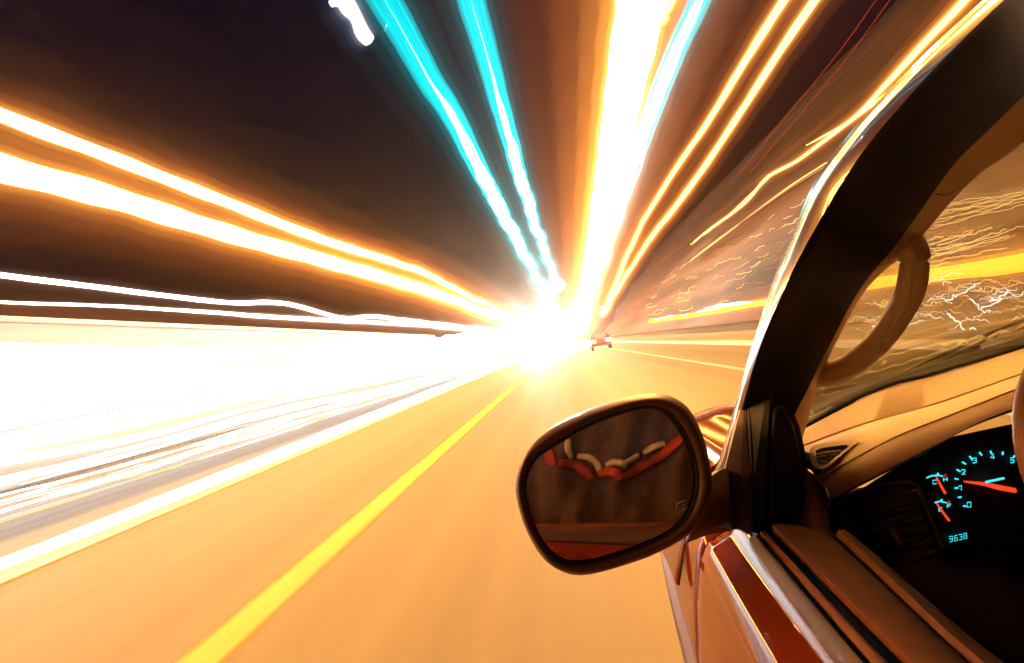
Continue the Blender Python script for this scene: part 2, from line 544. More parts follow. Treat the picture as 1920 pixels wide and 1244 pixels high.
# oncoming headlights, left
HL = 'oncoming headlight trails'
spec = [
 (664, 0, 44, 't_head'), (692, 0, 62, 't_head'), (738, 0, 66, 't_head'), (788, 0, 70, 't_head'),
 (836, 0, 40, 't_head_low'), (872, 0, 26, 't_head_low'), (905, 0, 30, 't_head_low'), (948, 0, 9, 't_head_low')]
names = ['topmost', 'second from the top', 'third from the top', 'fourth from the top', 'fifth from the top', 'sixth from the top', 'seventh from the top', 'lowest']
for (yy, _, w, mt), nm in zip(spec, names):
    f = lambda x: (x, VP[1]+(yy-VP[1])*(VP[0]-x)/VP[0]+6*math.sin(x*0.01+yy), w*(VP[0]-x)/VP[0]+3)
    trail('light_trail', f'{nm} of the white headlight trails in front of the barrier wall', [f(-120), f(0), f(250), f(500), f(700), f(850), f(980)], 9.5, M[mt], HL, wob=0.9, back=0)
rh = random.Random(17)
streaks = sorted([(rh.uniform(800, 1010), rh.uniform(2, 9)) for _ in range(16)])
for k, (yy, w) in enumerate(streaks):
    f = lambda x: (x, VP[1]+(yy-VP[1])*(VP[0]-x)/VP[0]+5*math.sin(x*0.012+yy), w*(VP[0]-x)/VP[0]+1.5)
    trail('light_streak', f'fine pale streak low over the oncoming lane, STREAK{k+1:02d}', [f(-120), f(0), f(250), f(500), f(700), f(850), f(980)], 8.6, M['t_head_low' if k % 3 else 't_gold_pale'], 'fine pale streaks', wob=1.1, back=0, cat='light streak')
trail('light_trail', 'broad white glowing tube added along the median kerb', [(-120, 1118, 64), (0, 1068, 56), (300, 944, 42), (600, 820, 26), (850, 717, 12), (1000, 662, 6)], 5.5, M['t_kerb'], HL, wob=0.3, back=0.5)  # emissive tube added over the kerb to whiten it
trail('light_trail', 'thin golden trail low over the oncoming lane', [(-60, 972, 3), (0, 958, 3), (200, 905, 3), (440, 850, 3), (640, 772, 2.5), (900, 690, 2)], 9, M['t_gold'], HL, wob=0.5, back=0)
trail('light_trail', 'double golden trail just under the thin golden one', [(-60, 996, 3), (0, 980, 3), (200, 920, 3), (440, 858, 4), (640, 780, 2.5), (900, 694, 2)], 9, M['t_gold'], HL, wob=0.5, back=0)

for nm, p in (('upper', [(690, 650, 30), (820, 644, 34), (920, 632, 42), (1000, 618, 56), (1062, 608, 58), (1092, 612, 36)]), ('middle', [(690, 700, 22), (820, 680, 30), (920, 662, 38), (1000, 652, 44), (1070, 646, 38)]), ('lower', [(690, 738, 10), (820, 704, 18), (920, 684, 26), (1000, 670, 34), (1075, 664, 26)])):
    trail('light_trail', f'{nm} of the three thick white glare trails meeting the road end', p, 46, M['t_glare'], 'glare trails at the road end', wob=1.6)

# right side: orange band on the horizon
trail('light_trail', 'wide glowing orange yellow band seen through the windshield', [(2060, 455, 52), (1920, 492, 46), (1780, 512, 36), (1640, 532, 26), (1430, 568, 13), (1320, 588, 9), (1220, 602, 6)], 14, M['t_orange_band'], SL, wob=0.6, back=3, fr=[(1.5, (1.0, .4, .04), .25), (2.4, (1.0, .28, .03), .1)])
trail('light_trail', 'thin white trail over the pale road right of the road end', [(1420, 568, 4), (1360, 572, 8), (1300, 590, 7), (1225, 600, 6)], 40, M['t_pale'], SL, wob=1.0, n=30)

# small lights of the far side, each a wavering thread of light
def squiggle(label, group, pts, x_plane, w, mat):
    p3 = [PX(a, b, x_plane) for a, b in pts]
    base = p3[0].copy()
    q = catmull([p-base for p in p3], len(p3)*3)
    rad = [w*(base+p).y/FPX/2 for p in q]
    o = link('light_squiggle', tube_mesh('light_squiggle', q, rad, 6), mat)
    o.location = base
    return tag(o, label, 'light squiggle', group)
SH = [random.Random(77).gauss(0, 1)]
_r = random.Random(78)
for _ in range(400):
    SH.append(SH[-1]*.35+_r.gauss(0, .9))
def wander(rnd, x, y, ln, ang, jit, step=7):
    pts = [(x, y)]
    k0 = rnd.randrange(0, 60)
    sc_ = rnd.uniform(.7, 1.1)
    for k in range(max(3, int(ln/step))):
        a = ang+jit*SH[(k0+k) % 400]
        x += sc_*step*math.cos(a)
        y += sc_*step*math.sin(a)
        pts.append((x, y))
    return pts
rq = random.Random(21)
M['s_gold'] = emat('gold_point_light', (1.0, 0.62, 0.2), 2.2)
M['s_white'] = emat('white_point_light', (1.0, 0.95, 0.88), 3.0)
M['s_dim'] = emat('dim_point_light', (1.0, 0.5, 0.14), 0.8)
for i in range(90):
    x = rq.uniform(1205, 1485)
    lo = VP[1]-(x-VP[0])*0.62; hi = VP[1]-(x-VP[0])*0.24
    y = rq.uniform(lo, hi)
    ang = math.atan2(y-VP[1], x-VP[0])
    squiggle('fine wavering golden thread of light over the hillside beside the pillar', 'hillside light squiggles', wander(rq, x, y, rq.choice([10, 14, 22, 30, 48, 70]), ang, .45, 5), rq.uniform(13, 19), rq.uniform(0.5, 1.2), M[rq.choice(['s_gold', 's_gold', 's_dim', 's_dim', 's_dim'])])
for (p, w, mt) in [([(1300, 455), (1330, 430), (1365, 405), (1400, 372), (1440, 335)], 3, 's_gold'), ([(1275, 505), (1330, 460), (1400, 410), (1470, 360), (1550, 310)], 2.5, 's_dim'), ([(1280, 500), (1340, 455), (1410, 402), (1480, 350), (1550, 305)], 2, 's_gold')]:
    squiggle('long thin golden thread of light rising towards the pillar', 'hillside light squiggles', p, 18, w, M[mt])
for i in range(85):                                    # tangle through the windshield
    x = rq.uniform(1570, 1900); y = rq.uniform(535, 640)-(x-1750)*.10
    squiggle('tangled fine thread of light seen low through the windshield', 'windshield light squiggles', wander(rq, x, y, rq.choice([30, 60, 90, 130]), -.1, .8, 4.5), rq.uniform(8, 12), rq.uniform(0.6, 1.5), M[rq.choice(['s_gold', 's_white', 's_dim', 's_gold'])])
for i in range(5):
    x = rq.uniform(1760, 1880); y = rq.uniform(560, 590)
    squiggle('bright white knotted thread of light in the windshield tangle', 'windshield white knots', wander(rq, x, y, rq.choice([60, 90]), rq.uniform(-.6, .6), .9, 5), 9, rq.uniform(1.6, 2.8), M['s_white'])
for i in range(16):
    x = 1730+rq.uniform(-60, 60); y = 505-(x-1730)*.2-rq.uniform(0, 45)
    squiggle('thin yellow thread of light just above the orange band', 'threads above the orange band', wander(rq, x, y, rq.uniform(90, 200), -.22, .25, 5), rq.uniform(10, 13), rq.uniform(1.0, 2.4), M['s_gold'])
for i in range(9):
    y = 410-i*6
    squiggle('pale yellow thread in the high bundle through the windshield', 'high bundle of threads', wander(rq, 1745+i*4, y+20, 230, -.26+i*.015, .16, 9), 14+i*.4, 1.3, M['s_gold'])
for i in range(2):
    x0 = 1600+i*26
    squiggle('faint red thread of light across the brown dusk', 'red threads', [(x0-220, 330-i*6), (x0-60, 140-i*3), (x0+50, -10)], 16, 1.3, M['t_red'])
for i in range(9):                                    # sparks round the road end
    x = rq.uniform(955, 1165); y = rq.uniform(545, 598)
    p3 = [PY(a, b, 150) for a, b in wander(rq, x, y, rq.choice([14, 24, 36]), rq.uniform(0, 6.28), .8, 5)]
    base = p3[0].copy()
    o = link('light_squiggle', tube_mesh('light_squiggle', [p-base for p in p3], [1.5*150/FPX/2]*len(p3), 6), M['t_pale'])
    o.location = base
    tag(o, 'small white spark of light by the bright road end', 'light squiggle', 'sparks at the road end')

# far traffic
def far_car(loc, label, oncoming, body_mat, scale=1.0, group=None):
    t = empty('far_car', loc)
    t.rotation_euler = (0, 0, math.pi if oncoming else 0)
    tag(t, label, 'car', group)
    prof = [(-2.1, .35), (-2.15, .62), (-2.1, .92), (-1.7, .98), (-1.15, 1.40), (.35, 1.42), (1.05, .98), (1.95, .86), (2.12, .6), (2.1, .35)]
    v, f = [], []
    for sx in (-1, 1):
        for (y, z) in prof:
            w = .88 if z < 1.0 else .66
            v.append((sx*w, y, z))
    n = len(prof)
    f = [tuple(range(n)), tuple(reversed(range(n, 2*n)))]+[(i, (i+1) % n, n+(i+1) % n, n+i) for i in range(n)]
    me = mesh('body', v, f); recalc(me)
    o = link('body', me, body_mat, t, False)
    md = o.modifiers.new('round', 'BEVEL'); md.width = .06; md.segments = 2
    g = mesh('rear_window', [(-.56, -1.66, 1.03), (.56, -1.66, 1.03), (.5, -1.22, 1.36), (-.5, -1.22, 1.36)], [(0, 1, 2, 3)])
    link('rear_window', g, M['black_gloss'], t, False)
    g = mesh('front_window', [(-.56, 1.03, 1.02), (.56, 1.03, 1.02), (.5, .42, 1.38), (-.5, .42, 1.38)], [(0, 1, 2, 3)])
    link('front_window', g, M['black_gloss'], t, False)
    for sx in (-1, 1):
        link('tail_lamp', box_mesh('tail_lamp', sx*.66-.16, sx*.66+.16, -2.22, -2.08, .70, .86), M['tail'], t, False)
        link('headlamp', box_mesh('headlamp', sx*.62-.16, sx*.62+.16, 2.02, 2.18, .62, .78), M['far_head'] if oncoming else M['chrome'], t, False)
        for yy in (-1.35, 1.35):
            ring = [Vector((sx*.78+dx, yy+.32*math.cos(a_), .32+.32*math.sin(a_))) for dx in (-.1, .1) for a_ in [2*math.pi*i/16 for i in range(16)]]
            me = mesh('wheel', ring, [tuple(range(16)), tuple(reversed(range(16, 32)))]+[(i, (i+1) % 16, 16+(i+1) % 16, 16+i) for i in range(16)]); recalc(me)
            link('wheel', me, M['black'], t, False)
M['tail'] = emat('tail_lamp', (1.0, 0.30, 0.06), 500.0)
M['far_head'] = emat('far_headlamp', (1.0, 0.93, 0.8), 130000.0)
far_car((3.0, 62, 0.0), 'small dark red car ahead, its tail lamps glowing by the road end', False, M['rub'])
far_car((-7.2, 140, 0.0), 'nearer pale oncoming car lost in the glare of its headlamps by the road end', True, M['white_paint'], group='oncoming cars')
far_car((-6.9, 185, 0.0), 'middle pale oncoming car lost in the glare of its headlamps at the road end', True, M['white_paint'], group='oncoming cars')
far_car((-7.6, 250, 0.0), 'farthest pale oncoming car lost in the glare of its headlamps at the road end', True, M['white_paint'], group='oncoming cars')

# ------------------------------------------------------------------ the car
car = empty('car', (0.9, 0.6, 0))
tag(car, 'copper red car at the right, its driver door, side mirror and dashboard in view', 'car')
CAR0 = Vector(car.location)

class C_:      # every part is modelled in world metres, then hung on the car
    pass
def hang(o, parent=None):
    p = parent or car
    o.parent = p
    o.matrix_parent_inverse = Matrix.Identity(4)
    return o
def shift(me):
    for v in me.vertices:
        v.co -= CAR0
def L(name, rails, n, mat, parent=None, **k):
    o = loft(name, rails, n, mat, None, **k)
    shift(o.data)
    return hang(o, parent)
def T(name, pts, r, mat, parent=None, **k):
    o = tube(name, pts, r, mat, None, **k)
    shift(o.data)
    return hang(o, parent)
def G(name, me, mat, parent=None, smooth=True):
    o = link(name, me, mat, None, smooth)
    shift(o.data)
    return hang(o, parent)

XC = 0.93                     # car centre line

# ---- roof pillar: four long skins, lofted between rails, closed through a core rail
nA = [(1340, 880), (1352, 851), (1383, 743), (1413, 640), (1453, 518), (1492, 422), (1529, 338), (1594, 248), (1661, 174), (1746, 90), (1819, 22), (1880, -32), (1960, -100)]
xA = [.212, .215, .228, .240, .254, .268, .282, .298, .314, .332, .346, .356, .37]
nB = [(1346, 884), (1358, 853), (1391, 745), (1421, 642), (1461, 521), (1501, 426), (1539, 345), (1606, 254), (1672, 182), (1754, 98), (1828, 29), (1889, -25), (1966, -92)]
nC = [(1362, 886), (1371, 852), (1398, 742), (1425, 650), (1464, 557), (1498, 484), (1557, 379), (1618, 284), (1690, 197), (1766, 114), (1838, 42), (1898, -14), (1974, -84)]
nD = [(1470, 850), (1487, 785), (1512, 735), (1542, 674), (1596, 570), (1633, 515), (1680, 460), (1737, 380), (1790, 308), (1850, 248), (1920, 180), (1985, 122), (2060, 60)]
nE = [(1497, 850), (1513, 794), (1528, 740), (1550, 680), (1603, 576), (1642, 523), (1706, 468), (1786, 376), (1838, 326), (1890, 290), (1950, 242), (2010, 196), (2085, 130)]
rA = [PX(p[0], p[1], x) for p, x in zip(nA, xA)]
nB = [((a[0]*.45+b[0]*.55), (a[1]*.45+b[1]*.55)) for a, b in zip(nA, nB)]
rB = [PY(p[0], p[1], a.y-0.012) for p, a in zip(nB, rA)]
rC = [PY(p[0], p[1], a.y-0.050) for p, a in zip(nC, rA)]
yD = [1.02, 1.00, .97, .935, .875, .83, .785, .72, .655, .595, .535, .475, .41]
rD = [PY(p[0], p[1], y) for p, y in zip(nD, yD)]
rE = [PY(p[0], p[1], y+0.075) for p, y in zip(nE, yD)]
core = [(a*0.4+b*0.3+c*0.3)+Vector((0.0, 0.05, 0.02)) for a, b, c in zip(rA, rD, rE)]
core2 = [(a*0.5+b*0.5)+Vector((0.0, 0.03, 0.01)) for a, b in zip(rA, rD)]
NP = 60
pil = L('roof_pillar', [rA, rB, core2], NP, M['paint_bright'], closed=True, caps=True)
L('window_frame', [rB, [b.lerp(c, .5)+Vector((-.004, -.006, 0)) for b, c in zip(rB, rC)], rC, core2], NP, M['paint_dark'], closed=True, caps=True, deg=80)
groove = [c.lerp(d, .30)+Vector((0, .012, 0)) for c, d in zip(rC, rD)]
ridge = [c.lerp(d, .62)+Vector((0, -.004, 0)) for c, d in zip(rC, rD)]
L('weather_seal', [rC, [c.lerp(d, .06)+Vector((0, -.004, 0)) for c, d in zip(rC, rD)], groove, ridge, rD, core2], NP, M['black'], closed=True, caps=True, deg=60)
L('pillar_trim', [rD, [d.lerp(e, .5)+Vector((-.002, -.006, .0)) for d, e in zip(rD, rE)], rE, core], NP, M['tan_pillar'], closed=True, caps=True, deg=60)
# soft outer trim seam where the upper trim ends
T('trim_seam', [PY(1746, 362, .708), PY(1775, 366, .722), PY(1806, 350, .745)], 0.0007, M['dark_trim'], n=10)

# grab handle on the pillar
hp = [(1664, 452), (1696, 452), (1714, 484), (1708, 540), (1686, 588), (1654, 634), (1613, 672), (1572, 696), (1522, 706)]
hy = [.90, .855, .835, .845, .88, .92, .965, 1.0, 1.03]
T('grab_handle', [PY(p[0], p[1], y) for p, y in zip(hp, hy)], [.0185, .0180, .0172, .0168, .0166, .0168, .0174, .0182, .0195], M['handle'], n=48, sides=18, flat=0.9)

# ---- door skin: profile of the flank swept along the car
def flank_profile():
    x, z = 0.190, -0.288
    pts = [(x, z)]
    for deg, ln, st in [(70, .006, 1), (50, .008, 2), (31, .020, 4), (46, .003, 2), (64, .032, 4), (46, .003, 2), (32, .024, 4), (20, .012, 2), (14, .06, 4), (8, .08, 4), (0, .10, 3), (-8, .14, 3), (-18, .2, 3), (-40, .1, 2)]:
        for _ in range(st):
            x -= math.sin(R(deg))*ln/st
            z -= math.cos(R(deg))*ln/st
            pts.append((x, z))
    return pts
FP = flank_profile()
def flank(y, x, z):           # slight taper of the flank towards the front
    k = max(0.0, y-0.2)
    return Vector((x + 0.012*k + 0.02*k*k, y, CAM.z + z - 0.010*k + (0 if y > -0.5 else 0)))
def skin(name, y0, y1, mat, ny=22, prof=FP, push=0.0):
    rails = []
    for (x, z) in prof:
        rails.append([flank(y0+(y1-y0)*i/(ny-1), x+push, z) for i in range(ny)])
    return L(name, rails, ny*2, mat, solid=0.004, off=-1.0, deg=70)
dr = skin('door', -0.42, 1.075, M['paint'])
skin('rear_door', -1.5, -0.428, M['paint'], ny=14)
skin('front_fender', 1.083, 2.45, M['paint'], ny=20)
# rub strip low on the flank, with bright edge
def strip(name, z0, z1, out, mat, y0, y1, parent=None):
    near = sorted(FP, key=lambda p: abs(p[1]-(z0+z1)/2))[0][0]
    prof = [(near+.002, z0), (near-out, z0-.004), (near-out, z1+.004), (near+.002, z1)]
    rails = [[flank(y0+(y1-y0)*i/9, x, z) for i in range(10)] for x, z in prof]
    return L(name, rails, 20, mat, parent, closed=True, caps=True)
strip('rub_strip', -.545, -.60, .014, M['rub'], -0.42, 1.07)
strip('rub_strip', -.545, -.60, .014, M['rub'], 1.09, 2.3)
strip('rub_strip_edge', -.537, -.546, .012, M['tan'], -0.42, 1.07)
strip('rub_strip_edge', -.537, -.546, .012, M['tan'], 1.09, 2.3)

# ---- window sill: mouldings and seals laid side by side
def sill(name, a, b, za, zb, mat, depth=0.02, crown=0.0, ya=None, solid_d=None, parent=None, extra=0.0):
    """a, b: pixel polylines of the outer and inner edge; za, zb heights below the eye"""
    ra = [PZ(p[0], p[1], za) for p in a]
    rb = [PZ(p[0], p[1], zb) for p in b]
    for r in (ra, rb):
        dirv = (r[-1]-r[-2]).normalized()
        dirv.x *= 0.3
        r.append(r[-1]+dirv*((r[-1].y+1.4)/max(1e-3, -dirv.y)))
    n = max(len(ra), len(rb))
    def straight(r, n_):
        ys = [r[0].y+(r[-1].y-r[0].y)*i/(n_-1) for i in range(n_)]
        out = []
        for y in ys:
            for p, q in zip(r, r[1:]):
                if (p.y-y)*(q.y-y) <= 1e-12:
                    out.append(p.lerp(q, (y-p.y)/(q.y-p.y)))
                    break
        return out
    ra, rb = straight(ra, 24), straight(rb, 24)
    mid = [(p+q)/2+Vector((0, 0, crown)) for p, q in zip(ra, rb)]
    q1 = [p.lerp(q, .15)+Vector((0, 0, crown*.7)) for p, q in zip(ra, rb)]
    q2 = [p.lerp(q, .85)+Vector((0, 0, crown*.7)) for p, q in zip(ra, rb)]
    low_a = [p+Vector((0.001, 0, -depth)) for p in ra]
    low_b = [p+Vector((-0.001, 0, -depth)) for p in rb]
    return L(name, [ra, q1, mid, q2, rb, low_b, low_a], 48, mat, parent, closed=True, caps=True, deg=50)
sill('belt_moulding', [(1404, 1012), (1570, 1244)], [(1415, 1004), (1618, 1244)], -.286, -.272, M['mould'], .007, .002)
sill('window_seal', [(1417, 1005), (1619, 1244)], [(1425, 1000), (1634, 1244)], -.280, -.280, M['black'], .03)
sill('glass_run', [(1425, 1000), (1634, 1244)], [(1432, 996), (1664, 1244)], -.275, -.272, M['tan'], .03, .002)
sill('inner_seal', [(1434, 997), (1666, 1244)], [(1446, 984), (1712, 1244)], -.284, -.284, M['black'], .03)
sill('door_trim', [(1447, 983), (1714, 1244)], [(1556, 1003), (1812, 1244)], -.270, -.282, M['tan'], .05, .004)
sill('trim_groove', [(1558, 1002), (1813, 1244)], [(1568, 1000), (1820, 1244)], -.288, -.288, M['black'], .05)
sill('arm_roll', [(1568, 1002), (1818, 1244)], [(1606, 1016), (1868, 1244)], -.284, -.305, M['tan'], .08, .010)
# inner door panel below the roll
rr = [PZ(p[0], p[1], -.31) for p in [(1600, 1018), (1680, 1090), (1868, 1244)]]
rr.append(Vector((rr[-1].x, -1.4, rr[-1].z)))
L('inner_door_panel', [rr, [p+Vector((.02, 0, -.12)) for p in rr], [p+Vector((.0, 0, -.5)) for p in rr]], 30, M['dark_trim'], solid=.01)

# ---- mirror sail: outer cover, window channel and inner cover
def patch(name, outl, y_of, mat, thick, parent=None, bev=0.003, dirv=(0, 1, 0), smooth=True):
    """a solid plate with the outline given as (px, py, y); thick along dirv"""
    a = [PY(p[0], p[1], p[2]) for p in outl]
    dv = Vector(dirv).normalized()*thick
    n = len(a)
    verts = a+[p+dv for p in a]
    faces = [tuple(range(n)), tuple(reversed(range(n, 2*n)))]+[(i, (i+1) % n, n+(i+1) % n, n+i) for i in range(n)]
    me = mesh(name, verts, faces)
    recalc(me)
    o = G(name, me, mat, parent, False)
    if bev:
        md = o.modifiers.new('round', 'BEVEL'); md.width = bev; md.segments = 3; md.limit_method = 'ANGLE'; md.angle_limit = R(25)
    return o
mir = empty('side_mirror', (0.07-CAR0.x, .9-CAR0.y, 1.04-CAR0.z)); mir.parent = car
def HM(o):                      # hang under the mirror group, keeping world placement
    o.parent = mir
    o.matrix_parent_inverse = Matrix.Translation(-mir.location)
    return o
HM(patch('mirror_mount', [(1386, 748, 1.0), (1396, 740, .99), (1404, 800, .975), (1408, 880, .955), (1412, 1004, .925), (1402, 1006, .93), (1385, 995, .94), (1350, 996, .955), (1345, 960, .965), (1350, 900, .975), (1366, 850, .99), (1374, 800, 1.0)], None, M['brown_plastic'], .03, bev=.004, dirv=(.35, 1, 0)))
patch('window_channel', [(1398, 730, .99), (1450, 640, .97), (1480, 700, .975), (1462, 800, .975), (1450, 900, .96), (1446, 988, .945), (1432, 1000, .93), (1414, 1002, .925), (1409, 900, .95), (1405, 800, .97)], None, M['black'], .02)
patch('sail_cover', [(1449, 770, .955), (1462, 757, .958), (1478, 766, .96), (1490, 800, .962), (1499, 834, .96), (1506, 870, .955), (1507, 962, .94), (1480, 968, .935), (1447, 976, .93), (1446, 900, .94), (1446, 820, .95)], None, M['black'], .035, bev=.006)
patch('sail_backing', [(1440, 760, .99), (1475, 740, .99), (1500, 800, 1.0), (1516, 870, 1.0), (1512, 970, .98), (1450, 992, .96), (1430, 990, .955), (1430, 850, .975)], None, M['cavity'], .04)

# ---- side mirror
outer = [(60,500),(75,400),(120,320),(200,250),(330,185),(450,140),(570,108),(660,97),(740,110),(800,150),(840,210),(875,300),(895,390),(905,470),(890,550),(860,630),(810,690),(740,735),(640,785),(540,820),(440,850),(340,868),(270,855),(200,815),(150,755),(110,680),(80,600)]
inner = [(100,500),(110,430),(150,360),(240,300),(350,235),(450,190),(550,158),(640,145),(700,160),(750,205),(790,270),(820,340),(840,430),(838,500),(815,580),(770,650),(700,700),(600,745),(500,780),(400,808),(300,815),(240,790),(190,745),(150,680),(120,600)]
zpx = lambda p: (940+p[0]/2.287, 700+p[1]/2.287)
def closed_resample(pts, n):
    m = len(pts)
    q = [Vector((*zpx(p), 0)) for p in pts]
    out = []
    for i in range(n):
        t = i/n*m
        k = int(t) % m
        f = t-int(t)
        p0, p1, p2, p3 = q[k-1], q[k], q[(k+1) % m], q[(k+2) % m]
        out.append(0.5*((2*p1)+(p2-p0)*f+(2*p0-5*p1+4*p2-p3)*f*f+(3*p1-p0-3*p2+p3)*f**3))
    # resample by angle about the centre so that rings line up
    c = Vector((1150, 908, 0))
    ang = []
    for p in out:
        ang.append((math.atan2(p.y-c.y, p.x-c.x) % (2*math.pi), p))
    ang.sort(key=lambda a: a[0])
    res = []
    N = 72
    for i in range(N):
        th = 2*math.pi*i/N
        best = None
        for j in range(len(ang)):
            a0, p0 = ang[j]
            a1, p1 = ang[(j+1) % len(ang)]
            if a1 < a0:
                a1 += 2*math.pi
            t_ = th if th >= a0 else th+2*math.pi
            if a0 <= t_ <= a1:
                f = (t_-a0)/max(1e-9, a1-a0)
                best = p0.lerp(p1, f)
                break
        res.append(best or out[0])
    return res
oR = closed_resample(outer, 240)
iR = closed_resample(inner, 240)
# mirror plane
MC = PY(1150, 908, .865)
n_m = Vector((.235, -.966, .085)).normalized()
def on_plane(px, py, off=0.0):
    d = ray(px, py)
    t = (MC+n_m*off-CAM).dot(n_m)/d.dot(n_m)
    return CAM+d*t
def mid_ring(f):
    return [a.lerp(b, f) for a, b in zip(oR, iR)]
rings = []
rings.append([on_plane(p.x, p.y, -.004) for p in mid_ring(1.0)])
rings.append([on_plane(p.x, p.y, .004) for p in mid_ring(.86)])
rings.append([on_plane(p.x, p.y, .009) for p in mid_ring(.55)])
rings.append([on_plane(p.x, p.y, .008) for p in mid_ring(.25)])
rings.append([on_plane(p.x, p.y, -.002) for p in mid_ring(.0)])
last = rings[-1]
cen = sum(last, Vector())/len(last)
for dpt, scl in [(.018, 1.0), (.045, .985), (.075, .93), (.10, .82), (.118, .62), (.128, .35), (.131, .08)]:
    rings.append([cen+(p-cen)*scl+Vector((0.10, 1, .02)).normalized()*dpt for p in last])
N = 72
verts = [p for r in rings for p in r]
faces = []
for a in range(len(rings)-1):
    for i in range(N):
        j = (i+1) % N
        faces.append((a*N+i, a*N+j, (a+1)*N+j, (a+1)*N+i))
faces.append(tuple((len(rings)-1)*N+i for i in range(N)))
me = mesh('housing', verts, faces); recalc(me)
HM(G('housing', me, M['brown_plastic']))
gr = [on_plane(p.x, p.y, -.003) for p in [a.lerp(b, 1.02) for a, b in zip(oR, iR)]]
gc = sum(gr, Vector())/N
me = mesh('mirror_glass', gr+[p-n_m*.003 for p in gr], [tuple(range(N)), tuple(reversed(range(N, 2*N)))]+[(i, (i+1) % N, N+(i+1) % N, N+i) for i in range(N)])
recalc(me)
HM(G('mirror_glass', me, M['mirror'], smooth=False))
rim = [on_plane(p.x, p.y, .0005) for p in mid_ring(1.0)]
def ring_tube(name, pts, r, mat):
    return tube_mesh(name, pts+[pts[0], pts[1]], [r]*(len(pts)+2), 8)
HM(G('glass_gasket', ring_tube('glass_gasket', rim, .0025, None), M['black']))
# heater symbol etched in the glass
def etched(pts, r=.0006):
    return HM(G('heater_symbol', tube_mesh('heater_symbol', [on_plane(x, y, -.0022) for x, y in pts], [r]*len(pts), 6), M['etch']))
etched([(1270, 944), (1286, 939), (1288, 952), (1284, 956)])
etched([(1270, 944), (1268, 957), (1272, 959)])
etched([(1275, 948), (1273, 953), (1276, 957), (1274, 962)])
etched([(1280, 946), (1278, 951), (1281, 955), (1279, 960)])
# arm between the housing and the mount
HM(L('mirror_arm', [[PY(1318, 905, .93), PY(1345, 885, .945), PY(1362, 878, .96)], [PY(1312, 940, .905), PY(1345, 925, .925), PY(1368, 915, .94)], [PY(1300, 990, .90), PY(1340, 985, .915), PY(1372, 970, .93)], [PY(1285, 1020, .905), PY(1330, 1003, .925), PY(1372, 995, .945)], [PY(1290, 1000, .97), PY(1335, 990, .985), PY(1380, 985, .99)], [PY(1318, 915, .97), PY(1345, 895, .985), PY(1375, 890, .99)]], 12, M['brown_plastic'], closed=True, caps=True, deg=80))

# ---- dashboard
dash = empty('dashboard', (0.7-CAR0.x, 1.15-CAR0.y, 1.03-CAR0.z)); dash.parent = car
def HD(o):
    o.parent = dash
    o.matrix_parent_inverse = Matrix.Translation(-dash.location)
    return o
w0 = [(1490, 815), (1516, 800), (1652, 732), (1759, 703), (1920, 655), (2080, 612)]
d1 = [(1488, 844), (1501, 839), (1623, 795), (1759, 757), (1920, 701), (2080, 650)]
d2 = [(1530, 893), (1543, 889), (1671, 820), (1793, 771), (1920, 722), (2080, 672)]
d3 = [(1560, 938), (1570, 932), (1652, 890), (1752, 838), (1830, 795), (1950, 752), (2080, 712)]
yW = [1.26, 1.29, 1.36, 1.40, 1.45, 1.48]
y1 = [1.10, 1.12, 1.17, 1.20, 1.23, 1.25]
y2 = [.95, .957, 1.0, 1.03, 1.06, 1.08]
y3 = [.93, .935, .955, .975, .995, 1.02, 1.04]
rW = [PY(p[0], p[1], y) for p, y in zip(w0, yW)]
r1 = [PY(p[0], p[1], y) for p, y in zip(d1, y1)]
r2 = [PY(p[0], p[1], y) for p, y in zip(d2, y2)]
r3 = [PY(p[0], p[1], y) for p, y in zip(d3, y3)]
def ext(r):                      # carry the dash across to the passenger side
    e = list(r)
    z = r[-1].z
    for x in (1.15, 1.4, 1.62):
        if x > r[-1].x+.05:
            e.append(Vector((x, r[-1].y+0.02 if x < 1.3 else r[-1].y-.06, z-.01)))
    return e
N_D = 70
rW, r1, r2, r3 = [catmull(ext(r), N_D) for r in (rW, r1, r2, r3)]
up = Vector((0, 0, 1))
r1a = [p+Vector((0, .004, .0015)) for p in r1]
r1b = [p+Vector((0, .001, -.0035)) for p in r1]
r1c = [p+Vector((0, -.004, .0005)) for p in r1]
HD(L('dash_top', [[p+Vector((0, .10, -.03)) for p in rW], rW, r1a, r1b, r1c, [a.lerp(b, .5)+Vector((0, 0, .004)) for a, b in zip(r1, r2)], [a.lerp(b, .93)+Vector((0, 0, .002)) for a, b in zip(r1, r2)], [p+Vector((0, -.002, -.001)) for p in r2], [p+Vector((0, .03, -.03)) for p in r2]], N_D, M['beige'], deg=55))
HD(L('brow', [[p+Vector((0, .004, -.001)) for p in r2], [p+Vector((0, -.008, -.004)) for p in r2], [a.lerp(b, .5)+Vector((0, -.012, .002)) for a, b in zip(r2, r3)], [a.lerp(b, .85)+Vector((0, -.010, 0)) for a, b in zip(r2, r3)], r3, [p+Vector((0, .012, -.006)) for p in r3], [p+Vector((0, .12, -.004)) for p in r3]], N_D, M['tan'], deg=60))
# dark strip under the windshield
HD(L('defrost_strip', [[p+Vector((0, .002, .003)) for p in rW], [p+Vector((0, .03, .004)) for p in rW], [p+Vector((0, .10, .004)) for p in rW]], N_D, M['cavity'], solid=.004))

